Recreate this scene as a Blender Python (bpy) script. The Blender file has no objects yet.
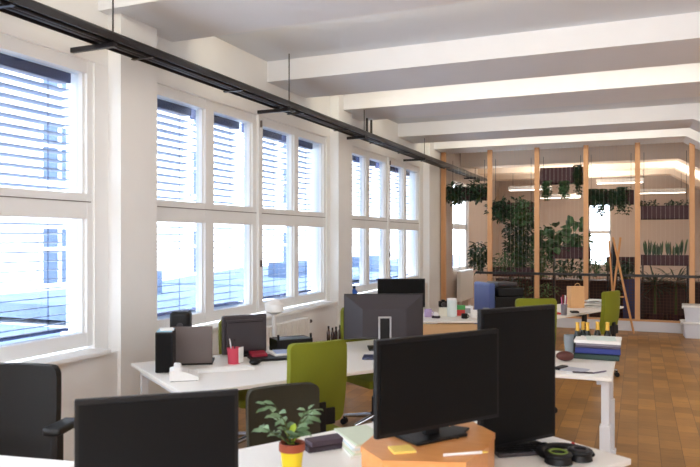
import bpy, bmesh, math, random
from mathutils import Vector, Matrix
random.seed(7)
C = bpy.context.scene.collection
PI = math.pi
sc = bpy.context.scene

# ------------------------------------------------------------------ camera
CAMH = 1.65
FPX = 680.6            # 35 mm lens on a 36 mm sensor, 700 px wide
HOR = 238.0            # horizon row
SY, CY = 0.3897, 0.9209

def W(lat, z, h=0.0):
    """metres right of / ahead of the camera -> room coordinates"""
    return Vector((-SY*z + CY*lat, CY*z + SY*lat, h))
def G(px, py, h):
    z = (CAMH-h)*FPX/(py-HOR)
    return W((px-350)/FPX*z, z, h)
def PZ(px, z, h):
    return W((px-350)/FPX*z, z, h)
def PY(px, py, Y):
    r = (px-350)/FPX
    z = Y/(CY+SY*r)
    return Vector((z*(-SY+CY*r), Y, CAMH+(HOR-py)/FPX*z))
def ang(dl, dz):
    """world rotation so that local +X runs along the direction (right, ahead)"""
    w = W(dl, dz)
    return math.atan2(w.y, w.x)
def facing(dl, dz):
    """rotation so that local +Y looks along the direction (right, ahead)"""
    return ang(dl, dz) - PI/2

cam = bpy.data.cameras.new('camera')
cam.lens = 35; cam.sensor_width = 36; cam.shift_y = 4.5/700
cam.clip_end = 300
cam.dof.use_dof = True; cam.dof.focus_distance = 10.5; cam.dof.aperture_fstop = 4.5
co = bpy.data.objects.new('camera', cam); C.objects.link(co)
co.location = (0, 0, CAMH); co.rotation_euler = (PI/2, 0, math.atan2(SY, CY))
sc.camera = co

# ------------------------------------------------------------------ materials
def lin(c):
    return tuple(((v/12.92) if v <= .04045 else ((v+.055)/1.055)**2.4) for v in c)
MATS = {}
def mat(name, rgb, rough=.6, metal=0, noise=0, nscale=30, emit=0, trans=0, alpha=1, spec=.5, coat=0, bump=0):
    if name in MATS: return MATS[name]
    m = bpy.data.materials.new(name); m.use_nodes = True
    nt = m.node_tree; b = nt.nodes['Principled BSDF']
    col = lin([v/255 for v in rgb])
    b.inputs['Base Color'].default_value = (*col, 1)
    b.inputs['Roughness'].default_value = rough
    b.inputs['Metallic'].default_value = metal
    b.inputs['Specular IOR Level'].default_value = spec
    if coat: b.inputs['Coat Weight'].default_value = coat
    if trans: b.inputs['Transmission Weight'].default_value = trans
    if alpha < 1: b.inputs['Alpha'].default_value = alpha
    if emit:
        b.inputs['Emission Color'].default_value = (*col, 1); b.inputs['Emission Strength'].default_value = emit
    if noise or bump:
        tc = nt.nodes.new('ShaderNodeTexCoord'); tx = nt.nodes.new('ShaderNodeTexNoise')
        tx.inputs['Scale'].default_value = nscale; tx.inputs['Detail'].default_value = 4
        nt.links.new(tc.outputs['Object'], tx.inputs['Vector'])
        if noise:
            mx = nt.nodes.new('ShaderNodeMix'); mx.data_type = 'RGBA'
            mx.inputs[6].default_value = (*[max(0, v*(1-noise)) for v in col], 1)
            mx.inputs[7].default_value = (*[min(1, v*(1+noise)) for v in col], 1)
            nt.links.new(tx.outputs['Fac'], mx.inputs[0]); nt.links.new(mx.outputs[2], b.inputs['Base Color'])
        if bump:
            bp = nt.nodes.new('ShaderNodeBump'); bp.inputs['Strength'].default_value = bump; bp.inputs['Distance'].default_value = .005
            nt.links.new(tx.outputs['Fac'], bp.inputs['Height']); nt.links.new(bp.outputs['Normal'], b.inputs['Normal'])
    MATS[name] = m
    return m

def wood_mat(name, a, b_, scale=(1, 12, 12), rough=.45):
    if name in MATS: return MATS[name]
    m = bpy.data.materials.new(name); m.use_nodes = True
    nt = m.node_tree; b = nt.nodes['Principled BSDF']
    tc = nt.nodes.new('ShaderNodeTexCoord'); mp = nt.nodes.new('ShaderNodeMapping'); mp.inputs['Scale'].default_value = scale
    tx = nt.nodes.new('ShaderNodeTexNoise'); tx.inputs['Scale'].default_value = 4; tx.inputs['Detail'].default_value = 6
    mx = nt.nodes.new('ShaderNodeMix'); mx.data_type = 'RGBA'
    mx.inputs[6].default_value = (*lin([v/255 for v in a]), 1); mx.inputs[7].default_value = (*lin([v/255 for v in b_]), 1)
    nt.links.new(tc.outputs['Object'], mp.inputs[0]); nt.links.new(mp.outputs[0], tx.inputs['Vector'])
    nt.links.new(tx.outputs['Fac'], mx.inputs[0]); nt.links.new(mx.outputs[2], b.inputs['Base Color'])
    b.inputs['Roughness'].default_value = rough
    MATS[name] = m
    return m

def floor_mat():
    m = bpy.data.materials.new('parquet'); m.use_nodes = True
    nt = m.node_tree; b = nt.nodes['Principled BSDF']; N = nt.nodes.new; L = nt.links.new
    tc = N('ShaderNodeTexCoord'); mp = N('ShaderNodeMapping'); mp.inputs['Rotation'].default_value = (0, 0, PI/2)
    L(tc.outputs['Object'], mp.inputs[0])
    br = N('ShaderNodeTexBrick'); br.offset = .37
    br.inputs['Color1'].default_value = (*lin((.575, .40, .178)), 1); br.inputs['Color2'].default_value = (*lin((.725, .515, .245)), 1)
    br.inputs['Mortar'].default_value = (*lin((.40, .27, .12)), 1)
    br.inputs['Scale'].default_value = 1; br.inputs['Mortar Size'].default_value = .0022; br.inputs['Bias'].default_value = -.1
    br.inputs['Brick Width'].default_value = .235; br.inputs['Row Height'].default_value = .158
    L(mp.outputs[0], br.inputs['Vector'])
    tx = N('ShaderNodeTexNoise'); tx.inputs['Scale'].default_value = 2.2; tx.inputs['Detail'].default_value = 5
    L(tc.outputs['Object'], tx.inputs['Vector'])
    mp2 = N('ShaderNodeMapping'); mp2.inputs['Scale'].default_value = (6, 60, 1); L(tc.outputs['Object'], mp2.inputs[0])
    t2 = N('ShaderNodeTexNoise'); t2.inputs['Scale'].default_value = 1; t2.inputs['Detail'].default_value = 3; L(mp2.outputs[0], t2.inputs['Vector'])
    ad = N('ShaderNodeMath'); ad.operation = 'ADD'; L(tx.outputs['Fac'], ad.inputs[0]); L(t2.outputs['Fac'], ad.inputs[1])
    mr = N('ShaderNodeMapRange'); mr.inputs[1].default_value = .6; mr.inputs[2].default_value = 1.4; mr.inputs[3].default_value = .72; mr.inputs[4].default_value = 1.22
    L(ad.outputs[0], mr.inputs[0])
    mx = N('ShaderNodeMix'); mx.data_type = 'RGBA'; mx.blend_type = 'MULTIPLY'; mx.inputs[0].default_value = 1
    L(br.outputs['Color'], mx.inputs[6]); L(mr.outputs[0], mx.inputs[7]); L(mx.outputs[2], b.inputs['Base Color'])
    b.inputs['Roughness'].default_value = .42
    return m

def glass_mat():
    m = bpy.data.materials.new('window_glass'); m.use_nodes = True
    nt = m.node_tree; nt.nodes.remove(nt.nodes['Principled BSDF'])
    t = nt.nodes.new('ShaderNodeBsdfTransparent'); g = nt.nodes.new('ShaderNodeBsdfGlossy'); g.inputs['Roughness'].default_value = .02
    t.inputs['Color'].default_value = (.93, .97, 1, 1)
    mx = nt.nodes.new('ShaderNodeMixShader'); mx.inputs[0].default_value = .05
    nt.links.new(t.outputs[0], mx.inputs[1]); nt.links.new(g.outputs[0], mx.inputs[2])
    nt.links.new(mx.outputs[0], nt.nodes['Material Output'].inputs[0])
    return m

def leaf_mat(name, a, b_, tr=.25):
    if name in MATS: return MATS[name]
    m = bpy.data.materials.new(name); m.use_nodes = True
    nt = m.node_tree; b = nt.nodes['Principled BSDF']
    tc = nt.nodes.new('ShaderNodeTexCoord'); tx = nt.nodes.new('ShaderNodeTexNoise'); tx.inputs['Scale'].default_value = 9
    nt.links.new(tc.outputs['Object'], tx.inputs['Vector'])
    mx = nt.nodes.new('ShaderNodeMix'); mx.data_type = 'RGBA'
    mx.inputs[6].default_value = (*lin([v/255 for v in a]), 1); mx.inputs[7].default_value = (*lin([v/255 for v in b_]), 1)
    mr = nt.nodes.new('ShaderNodeMapRange'); mr.inputs[1].default_value = .35; mr.inputs[2].default_value = .65
    nt.links.new(tx.outputs['Fac'], mr.inputs[0]); nt.links.new(mr.outputs[0], mx.inputs[0])
    nt.links.new(mx.outputs[2], b.inputs['Base Color']); b.inputs['Roughness'].default_value = .5
    MATS[name] = m
    return m

WALL = mat('wall_paint', (241, 241, 240), .85, noise=.03, nscale=4)
WALL2 = mat('back_room_paint', (192, 176, 164), .9, noise=.03, nscale=3)
CEIL = mat('ceiling_paint', (228, 233, 240), .9, noise=.02, nscale=3)
BEAM = mat('beam_paint', (236, 237, 240), .9, noise=.02, nscale=3)
BEAM2 = mat('back_room_beam_paint', (226, 208, 190), .9)
FRAME = mat('window_frame_paint', (242, 243, 243), .5)
SLAT = mat('blind_slat', (112, 128, 156), .6, spec=.2)
BLINDBOX = mat('blind_box', (42, 54, 96), .5)
GLASS = glass_mat()
BLACK = mat('black_plastic', (15, 14, 16), .5, spec=.3, noise=.05)
SCREEN = mat('screen_black', (12, 12, 13), .6, spec=.15, noise=.04, nscale=8)
DARKGREY = mat('dark_grey_plastic', (58, 52, 56), .42)
BACKGREY = mat('monitor_back_plastic', (52, 47, 52), .38)
TAUPE = mat('taupe_plastic', (104, 92, 88), .5)
SILVER = mat('silver_trim', (196, 196, 198), .3, metal=.6)
CHROME = mat('polished_metal', (190, 192, 200), .25, metal=.9)
WHITE = mat('white_plastic', (238, 236, 234), .45)
DESKTOP = mat('white_desk_laminate', (238, 233, 226), .4, noise=.01)
DESKLEG = mat('white_desk_metal', (214, 214, 216), .4)
PAPER = mat('paper', (242, 240, 236), .8)
GREEN = mat('green_chair_fabric', (116, 120, 16), .9, noise=.14, nscale=300, bump=.3)
OLIVE = mat('shaded_olive_fabric', (50, 46, 32), .9, noise=.14, nscale=300, bump=.3)  # shade on this chair is put into the darker fabric colour
BLACKFAB = mat('black_chair_fabric', (20, 17, 15), .9, noise=.14, nscale=300, bump=.3)
ORANGE = wood_mat('orange_wood', (206, 136, 74), (226, 160, 98), (2, 14, 14), .35)
POSTW = wood_mat('pale_post_wood', (204, 150, 102), (218, 168, 120), (10, 10, 1), .5)
PANELW = wood_mat('beech_panel', (206, 166, 120), (222, 184, 138), (1, 10, 10), .5)
PLANTER = mat('planter_wood', (66, 38, 46), .7, noise=.15, nscale=12)
BLACKMET = mat('black_metal', (24, 22, 24), .45)
TRACK = mat('track_metal', (26, 21, 23), .38)

# ------------------------------------------------------------------ mesh builder
class M:
    def __init__(s): s.bm = bmesh.new()
    def _new(s, before): return [v for v in s.bm.verts if v.index == -1 or v not in before]
    def box(s, c, d, rot=None, bev=0, seg=2):
        r = bmesh.ops.create_cube(s.bm, size=1); vs = r['verts']
        mt = Matrix.Translation(c) @ (rot.to_4x4() if rot else Matrix.Identity(4)) @ Matrix.Diagonal((*d, 1))
        bmesh.ops.transform(s.bm, matrix=mt, verts=vs)
        if bev:
            es = list({e for v in vs for e in v.link_edges})
            bmesh.ops.bevel(s.bm, geom=es, offset=bev, segments=seg, affect='EDGES', profile=.6)
        return s
    def cyl(s, c, r, h, r2=None, n=20, rot=None, caps=True):
        q = bmesh.ops.create_cone(s.bm, cap_ends=caps, segments=n, radius1=r, radius2=r if r2 is None else r2, depth=h)
        mt = Matrix.Translation(c) @ (rot.to_4x4() if rot else Matrix.Identity(4))
        bmesh.ops.transform(s.bm, matrix=mt, verts=q['verts']); return s
    def rod(s, a, b, r, r2=None, n=10):
        a, b = Vector(a), Vector(b); d = b-a
        q = d.to_track_quat('Z', 'Y').to_matrix()
        return s.cyl((a+b)/2, r, d.length, r2, n, q)
    def sph(s, c, r, sx=1, sy=1, sz=1, n=16):
        q = bmesh.ops.create_uvsphere(s.bm, u_segments=n, v_segments=n//2+2, radius=r)
        bmesh.ops.transform(s.bm, matrix=Matrix.Translation(c) @ Matrix.Diagonal((sx, sy, sz, 1)), verts=q['verts']); return s
    def lathe(s, prof, c=(0, 0, 0), n=24):
        rings = []
        for r, z in prof:
            rings.append([s.bm.verts.new((c[0]+max(r, 1e-4)*math.cos(2*PI*i/n), c[1]+max(r, 1e-4)*math.sin(2*PI*i/n), c[2]+z)) for i in range(n)])
        for a, b in zip(rings, rings[1:]):
            for i in range(n): s.bm.faces.new((a[i], a[(i+1) % n], b[(i+1) % n], b[i]))
        return s
    def poly(s, pts):
        s.bm.faces.new([s.bm.verts.new(p) for p in pts]); return s
    def prism(s, pts, z0, z1):
        a = [s.bm.verts.new((p[0], p[1], z0)) for p in pts]; b = [s.bm.verts.new((p[0], p[1], z1)) for p in pts]
        s.bm.faces.new(list(reversed(a))); s.bm.faces.new(b)
        for i in range(len(pts)):
            j = (i+1) % len(pts); s.bm.faces.new((a[i], a[j], b[j], b[i]))
        return s
    def extr(s, prof, axis, t0, t1):
        """closed profile of (u,v) extruded along an axis: 'x' -> (t,u,v); 'y' -> (u,t,v)"""
        f = (lambda t, u, v: (t, u, v)) if axis == 'x' else (lambda t, u, v: (u, t, v))
        a = [s.bm.verts.new(f(t0, *p)) for p in prof]; b = [s.bm.verts.new(f(t1, *p)) for p in prof]
        s.bm.faces.new(a); s.bm.faces.new(list(reversed(b)))
        for i in range(len(prof)):
            j = (i+1) % len(prof); s.bm.faces.new((a[i], b[i], b[j], a[j]))
        return s
    def curved_panel(s, w, h, t, cx=.0, cz=.0, nx=8, nz=8, rnd=.05, z0=0, lean=0, taper=0):
        """upright panel: wraps forward at its sides by cx, bows back by cz, rounded corners"""
        def P(u, v, side):
            hw = w/2*(1-taper*v)
            x = (u*2-1)*hw; z = z0+v*h
            dy = cx*(u*2-1)**2 - cz*math.sin(v*PI) - lean*v
            # rounded corners
            ex = max(0, abs(x)-(hw-rnd)); ez = max(0, abs(v-.5)*h-(h/2-rnd))
            if ex > 0 and ez > 0:
                l = math.hypot(ex, ez)
                if l > rnd:
                    k = rnd/l
                    x = math.copysign(hw-rnd+ex*k, x); z = z0+h/2+math.copysign(h/2-rnd+ez*k, v-.5)
            return (x, dy+side*t/2, z)
        us = [0, .03, .07, .12]+[.12+.76*i/nx for i in range(1, nx)]+[.88, .93, .97, 1]
        vs = [0, .03, .07, .12]+[.12+.76*i/nz for i in range(1, nz)]+[.88, .93, .97, 1]
        F = [[s.bm.verts.new(P(u, v, 1)) for u in us] for v in vs]
        B = [[s.bm.verts.new(P(u, v, -1)) for u in us] for v in vs]
        nu, nv = len(us), len(vs)
        for j in range(nv-1):
            for i in range(nu-1):
                s.bm.faces.new((F[j][i], F[j][i+1], F[j+1][i+1], F[j+1][i])); s.bm.faces.new((B[j][i], B[j+1][i], B[j+1][i+1], B[j][i+1]))
        for j in range(nv-1):
            s.bm.faces.new((F[j][0], F[j+1][0], B[j+1][0], B[j][0])); s.bm.faces.new((F[j][-1], B[j][-1], B[j+1][-1], F[j+1][-1]))
        for i in range(nu-1):
            s.bm.faces.new((F[0][i], B[0][i], B[0][i+1], F[0][i+1])); s.bm.faces.new((F[-1][i], F[-1][i+1], B[-1][i+1], B[-1][i]))
        return s
    def leaf(s, base, d, up, L, wd, fold=.15):
        d = Vector(d).normalized(); up = Vector(up)
        side = d.cross(up)
        if side.length < 1e-3: side = d.cross(Vector((1, 0, 0)))
        side.normalize(); n = side.cross(d).normalized(); b = Vector(base)
        p = [b, b+d*L*.35+side*wd*.5+n*fold*wd, b+d*L*.75+side*wd*.38+n*fold*wd, b+d*L-n*.1*L, b+d*L*.75-side*wd*.38+n*fold*wd, b+d*L*.35-side*wd*.5+n*fold*wd]
        m1 = b+d*L*.35; m2 = b+d*L*.75
        v = [s.bm.verts.new(q) for q in p]; c1 = s.bm.verts.new(m1); c2 = s.bm.verts.new(m2)
        for f in ((v[0], v[1], c1), (v[0], c1, v[5]), (c1, v[1], v[2], c2), (v[5], c1, c2, v[4]), (c2, v[2], v[3]), (v[4], c2, v[3])):
            s.bm.faces.new(f)
        return s
    def build(s, name, m, parent=None, loc=(0, 0, 0), rz=0, smooth=False, rot=None):
        bmesh.ops.recalc_face_normals(s.bm, faces=s.bm.faces)
        me = bpy.data.meshes.new(name); s.bm.to_mesh(me); s.bm.free()
        me.materials.append(m)
        if smooth:
            for p in me.polygons: p.use_smooth = True
            me.set_sharp_from_angle(angle=math.radians(38))
        o = bpy.data.objects.new(name, me); C.objects.link(o)
        o.location = loc; o.rotation_euler = rot if rot else (0, 0, rz)
        if parent: o.parent = parent
        return o

def tag(o, label, cat, group=None, kind=None):
    o['label'] = label; o['category'] = cat
    if group: o['group'] = group
    if kind: o['kind'] = kind
    return o
def thing(name, label, cat, loc=(0, 0, 0), rz=0, group=None):
    o = bpy.data.objects.new(name, None); C.objects.link(o); o.empty_display_size = .1
    o.location = loc; o.rotation_euler = (0, 0, rz)
    return tag(o, label, cat, group)
def struct(name, mb, m, parent=None, smooth=False):
    o = mb.build(name, m, parent, smooth=smooth)
    if not parent: o['kind'] = 'structure'
    return o
KIDS = {}
def children(o): return [c for c in list(bpy.data.objects) if c.parent is o]
def dup(root, label, loc, rz, group=None, remap=None):
    r = root.copy(); C.objects.link(r); r.location = loc; r.rotation_euler = (0, 0, rz); r['label'] = label
    if group: r['group'] = group
    def rec(src, dst):
        for ch in children(src):
            c = ch.copy(); C.objects.link(c); c.parent = dst
            if remap and c.data and c.data.materials[0] in remap:
                c.data = c.data.copy(); c.data.materials[0] = remap[ch.data.materials[0]]
            rec(ch, c)
    rec(root, r)
    return r

# ------------------------------------------------------------------ room shell
XW = -3.58      # front of pilasters
XG = -3.78      # window glass
XF = -3.70      # recessed wall face between pilasters
YP = 13.1       # glazed partition
XR = 4.6
Y0 = -4.2
YE = 19.2
HB = 3.34       # beam soffit
HS = 3.56       # slab

struct('floor', M().box(((XW-.6+XR)/2, (Y0+YE)/2, -.05), (XR-XW+.9, YE-Y0+.4, .1)), floor_mat())
struct('ceiling', M().box(((XW-.6+XR)/2, (Y0+YE)/2, HS+.08), (XR-XW+.9, YE-Y0+.4, .16)), CEIL)

GZ0, GZ1 = .954, 2.856
win_pane_y = [(4.61, 5.33), (5.464, 6.178), (6.382, 7.116), (7.218, 7.93)]
PER = 4.08
pil = [(-.04-4.08, .38-4.08), (-.04, .38), (4.04, 4.46), (8.08, 8.54), (12.26, 12.98)]
w = M()
XO = -3.98
# lintel strip, parapet strip, pilasters

for a, b in pil:
    w.box(((XO+XW)/2, (a+b)/2, HS/2), (XW-XO, b-a, HS))
    # masonry beside the frame
for (a0, b0), (a1, b1), k in zip(pil, pil[1:], (-1, 0, 1, 2)):
    f0 = win_pane_y[0][0]+(k-1)*PER-.11; f1 = win_pane_y[3][1]+(k-1)*PER+.05
    w.box(((XO+XF)/2, (b0+a1)/2, (2.95+HS)/2), (XF-XO, a1-b0-.002, HS-2.95))
    w.box(((XO+XW-.03)/2, (b0+a1)/2, .40), (XW-.03-XO, a1-b0-.002, .80))
    if f0 > b0: w.box(((XO+XF)/2, (b0+f0)/2, 1.875), (XF-XO, f0-b0-.002, 2.148))
    if a1 > f1: w.box(((XO+XF)/2, (a1+f1)/2, 1.875), (XF-XO, a1-f1-.002, 2.148))
w.box(((XO+XW)/2, -4.15, HS/2), (XW-XO, .1, HS))
struct('wall_left', w, WALL)
struct('wall_right', M().box((XR+.1, (Y0+YE)/2, HS/2), (.2, YE-Y0, HS)), WALL)
struct('wall_back', M().box(((XW+XR)/2-.3, Y0-.1, HS/2), (XR-XW+1, .2, HS)), WALL)

def window(n, k):
    e = bpy.data.objects.new('window_%d' % n, None); C.objects.link(e); e['kind'] = 'structure'
    sh = (k-1)*PER
    ys = [(a+sh, b+sh) for a, b in win_pane_y]
    if n == 1: ys[2] = (2.10, 2.78); ys[3] = (2.90, 3.845)
    f = M(); xa, xb = XG-.05, XG+.06
    f0, f1 = ys[0][0]-.11, ys[3][1]+.055
    z0, z1 = .855, 2.955
    cx, dx = (xa+xb)/2, xb-xa
    cuts = [f0, ys[0][0], ys[0][1], ys[1][0], ys[1][1], ys[2][0], ys[2][1], ys[3][0], ys[3][1], f1]
    for i in range(0, 10, 2):
        f.box((cx, (cuts[i]+cuts[i+1])/2, (z0+z1)/2), (dx, cuts[i+1]-cuts[i], z1-z0))
    for i in range(1, 9, 2):
        a_, b_ = cuts[i], cuts[i+1]; m_ = (a_+b_)/2; l_ = b_-a_-.0006
        f.box((cx, m_, (z0+GZ0)/2), (dx-.004, l_, GZ0-z0-.001)); f.box((cx, m_, (GZ1+z1)/2), (dx-.004, l_, z1-GZ1-.001))
        f.box((cx, m_, 1.8825), (dx-.004, l_, .185))
        # sash edges
        for za, zb in ((GZ0, 1.79), (1.975, GZ1)):
            f.box((cx, a_+.012, (za+zb)/2), (dx-.05, .024, zb-za-.001)); f.box((cx, b_-.012, (za+zb)/2), (dx-.05, .024, zb-za-.001))
    gv = M().box((XG+.061, (f0+f1)/2, 1.915), (.006, f1-f0-.04, .006)); gv.build('frame_groove', TAUPE, e)
    # narrow raised cover strip over the centre post
    f.box((XG+.075, (ys[1][1]+ys[2][0])/2, (z0+z1)/2), (.03, .07, z1-z0-.01), bev=.008)
    f.build('window_frame', FRAME, e)
    for a, b in ys:
        for za, zb in ((GZ0, 1.785), (1.98, GZ1)):
            M().box((XG, (a+b)/2, (za+zb)/2), (.006, b-a, zb-za)).build('window_pane', GLASS, e)
    M().box((-3.672, (f0+f1)/2, .815), (.21, f1-f0+.06, .035), bev=.01).build('window_sill', WALL, e)
    for yy in ((ys[1][1]+ys[2][0])/2,):
        h = M()
        for zz in (2.86, 1.38): h.cyl((XG+.1, yy, zz), .012, .07)
        h.build('window_latch', TAUPE, e)
    return ys
blind0 = None
BL = [['nearest visible window, first pane', 'nearest visible window, second pane', 'nearest visible window, third pane', 'large window at the left photo edge'],
      ['middle window, first pane from the left', 'middle window, second pane from the left', 'middle window, third pane from the left', 'middle window, right-hand pane'],
      ['far window, first pane from the left', 'far window, second pane from the left', 'far window, third pane from the left', 'far window, right-hand pane']]
for n, k in ((1, 0), (2, 1), (3, 2)):
    ys = window(n, k)
    for i, (a, b) in enumerate(ys):
        if n == 1 and i < 3: continue
        lab = 'blue grey slatted blind outside the ' + BL[n-1][i]
        if blind0 is None:
            t = thing('venetian_blind', lab, 'blind', (XG-.16, (a+b)/2, 0), 0, 'slatted blinds outside the windows')
            wd = .74; wd = .97
            s_ = M()
            for q in range(27):
                z = 1.015+q*.0665
                prof = [(-.047, z-.005), (-.02, z+.001), (.02, z+.005), (.047, z+.005), (.047, z+.009), (.02, z+.009), (-.02, z+.005), (-.047, z-.001)]
                s_.extr(prof, 'y', -wd/2, wd/2)
            s_.build('slats', SLAT, t)
            M().box((0, 0, 2.86), (.11, wd, .12), bev=.01).build('blind_box', BLINDBOX, t)
            M().box((0, 0, .968), (.06, wd, .025), bev=.006).build('bottom_rail', BLINDBOX, t)
            for sy_ in (-.30, .30): M().rod((0.02, sy_, .97), (0.02, sy_, 2.82), .003, n=6).build('ladder_cord', BLINDBOX, t)
            blind0 = t
        else:
            q_ = dup(blind0, lab, (XG-.16, (a+b)/2, 0), 0); q_.scale = (1, .74/.97, 1)

# ceiling beams (trims) : main beams and ribs, with a haunch dropping on the right
def beam(n, y0, y1, m=BEAM, x1=XR, x0=XO, hb=HB):
    prof = [(x0, HS+.02), (x0, hb), (.73, hb), (1.55, hb-.48), (2.2, hb-.48), (2.2, HS+.02)]
    b = M().extr(prof, 'y', y0, y1)
    o = struct('beam_%d' % n, b, m); return o
n = 1
mains = [(-.38, .50), (3.93, 4.81), (8.24, 9.12), (12.55, 13.36)]
ribs = [(2.14, 3.05), (6.44, 7.36), (10.80, 11.66)]
for a, b in mains+ribs: beam(n, a, b); n += 1
beam(n, -2.2, -1.3); n += 1
for a, b in ((14.7, 15.2), (16.4, 16.9), (18.1, 18.6)): beam(n, a, b, BEAM2, hb=3.2); n += 1

# back room
bw = M().box((XW-.1, 13.5, HS/2), (.2, 1.0, HS)).box((XW-.1, 17.4, HS/2), (.2, 3.9, HS))
bw.box((XW-.1, 14.75, .47), (.2, 1.5, .94)).box((XW-.1, 14.75, 3.2), (.2, 1.5, .65))
struct('wall_far_left', bw, WALL2)
ew = M()
ex0, ex1 = PY(588.5, 230, YE).x, PY(611, 230, YE).x
ew.box(((XW+ex0)/2-.1, YE+.1, HS/2), (ex0-XW+.2, .2, HS)).box(((ex1+XR)/2, YE+.1, HS/2), (XR-ex1, .2, HS))
ew.box(((ex0+ex1)/2, YE+.1, .45), (ex1-ex0, .2, .9)).box(((ex0+ex1)/2, YE+.1, (2.75+HS)/2), (ex1-ex0, .2, HS-2.75))
struct('wall_far_end', ew, WALL2)
e = bpy.data.objects.new('window_4', None); C.objects.link(e); e['kind'] = 'structure'
f = M(); mx_ = (ex0+ex1)/2
for xx, ww in ((ex0+.02, .04), (ex1-.02, .04)): f.box((xx, YE+.06, 1.825), (ww, .1, 1.85))
for zz, hh in ((.93, .06), (1.80, .09), (2.72, .06)): f.box((mx_, YE+.06, zz), (ex1-ex0, .1, hh))
f.build('window_frame', FRAME, e)
M().box((mx_, YE+.08, 1.825), (ex1-ex0, .006, 1.8)).build('window_pane', GLASS, e)
e = bpy.data.objects.new('window_5', None); C.objects.link(e); e['kind'] = 'structure'
f = M()
for yy, ww in ((14.06, .10), (15.44, .10), (14.75, .06)): f.box((XW-.1, yy, 1.9), (.1, ww, 1.95))
for zz, hh in ((.97, .08), (1.90, .12), (2.84, .08)): f.box((XW-.1, 14.75, zz), (.1, 1.4, hh))
f.build('window_frame', FRAME, e)
M().box((XW-.12, 14.75, 1.9), (.006, 1.4, 1.9)).build('window_pane', GLASS, e)

# outside: building opposite
XFAC = -15.0
fb = thing('facade_building', 'pale building with rows of windows seen through the blinds', 'building', (XFAC, 8, -8))
FAC = mat('facade_render', (236, 238, 244), .9, noise=.05, nscale=.8)
FACW = mat('facade_window_glass', (78, 92, 116), .9, spec=.02)
ROOF = mat('grey_blue_roof', (92, 106, 130), .9, noise=.35, nscale=1.2, spec=.02)
M().box((-1, 8, 12), (2, 74, 24)).build('wall', FAC, fb)
for j, zz in enumerate((6.2, 9.15, 12.0, 14.6)):
    for i in range(13):
        yy = -14+i*3.4
        M().box((.02, yy, zz), (.06, 1.3, 1.6)).build('window', FACW, fb)
        fr = M()
        for q in (-.65, 0, .65): fr.box((.06, yy+q, zz), (.06, .1, 1.7))
        for q in (-.8, .2, .8): fr.box((.055, yy, zz+q), (.06, 1.4, .09))
        fr.build('window_frame', FRAME, fb)
rb = thing('annex_building', 'low building with grey blue roof in front of the pale facade', 'building', (-9.5, 12, -8))
M().box((-1.5, 0, 4.0), (4, 62, 8)).build('wall', FAC, rb)
r = M()
for i in range(9):
    r.box((-1.5+.0, -26+i*6.6, 8.15+.1*(i % 3)), (4.2, 5.6, .28), rot=Matrix.Rotation(.05*((i % 3)-1), 3, 'X'))
r.build('roof', ROOF, rb)
ch = M()
for i in range(7):
    ch.box((-.5-.4*(i % 2), -22+i*7.3, 8.55), (.8, 1.5+.6*(i % 3), .7), bev=.03)
ch.build('roof_unit', FACW, rb)

# ------------------------------------------------------------------ cable track
HT, XT = 3.05, -3.36
ct = thing('cable_track', 'black cable track with pipes hanging along the window wall', 'cable track', (XT, 7, HT))
for i, (dx, dz, rr) in enumerate(((.02, -.005, .03), (-.035, -.012, .024), (-.085, -.018, .026), (-.125, -.01, .016), (-.01, -.04, .014))):
    M().rod((dx, -10.5, dz), (dx, 9.2, dz), rr, n=12).build('pipe', TRACK, ct, smooth=True)
tr = M().box((.054, -.65, -.03), (.008, 19.7, .035)).box((-.145, -.65, -.03), (.008, 19.7, .035))
for q in range(16): tr.box((-.045, -10.3+q*1.23, -.058), (.20, .03, .008))
tr.build('tray', TRACK, ct)
for yy, xl in ((3.68, -.42), (6.25, -.40), (8.35, -.215), (11.1, -.40), (15.0, -.215)):
    b = M().box(((xl+.05)/2, yy-7, -.07), (.05-xl, .035, .035), bev=.005).build('bracket', TRACK, ct)
    M().rod((.03, yy-7, -.06), (.03, yy-7, HS-HT if yy not in (8.35,) else HB-HT), .006, n=8).build('hanger_rod', TRACK, b)
    if xl < -.3: M().rod((xl+.02, yy-7, -.06), (xl+.02, yy-7, HS-HT), .006, n=8).build('hanger_rod', TRACK, b)
for dd in (0, .16): M().cyl((.03, 8.45-7+dd, .10), .016, .2, n=12).build('conduit_stub', TRACK, ct)

# ------------------------------------------------------------------ desks
def desk(name_label, origin, u, L, D, legs='t', top_t=.026):
    rz = ang(*u)
    t = thing('desk', name_label, 'desk', origin, rz)
    M().box((L/2, D/2, .74-top_t/2), (L, D, top_t), bev=.005).build('desktop', DESKTOP, t)
    for x in (.07, L-.07):
        for y in (.10, D-.10):
            M().box((x, y, .56), (.05, .05, .30), bev=.004).box((x, y, .225), (.065, .065, .40), bev=.004).box((x, y, .0125), (.085, .085, .025), bev=.004).build('leg', DESKLEG, t)
    M().box((L/2, D/2, .69), (L-.24, .05, .04)).box((.07, D/2, .69), (.05, D-.2, .04)).box((L-.07, D/2, .69), (.05, D-.2, .04)).build('under_frame', DESKLEG, t)
    return t
MU = (.842, .539); MV = (-.539, .842); MC = (-.98, 3.99)
def MD(a, p, h=.74): return W(MC[0]+a*MU[0]+p*MV[0], MC[1]+a*MU[1]+p*MV[1], h)
desk('white desk by the middle window, laptop and large rear-facing monitor on it', W(*MC), MU, 2.2, 1.14)
NU = (.814, .581); NV = (-.581, .814)
nbr = (.545, 3.67); NL, NDp = 1.365, 1.06
nO = (nbr[0]-NU[0]*NL-NV[0]*NDp, nbr[1]-NU[1]*NL-NV[1]*NDp)
desk('near white desk carrying the orange wooden riser and the potted plant', W(*nO), NU, NL, NDp)
LU = (.9757, -.219); LV = (.219, .9757)
lbr = (-.42, 2.62); LL, LD_ = 1.84, .8
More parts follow.
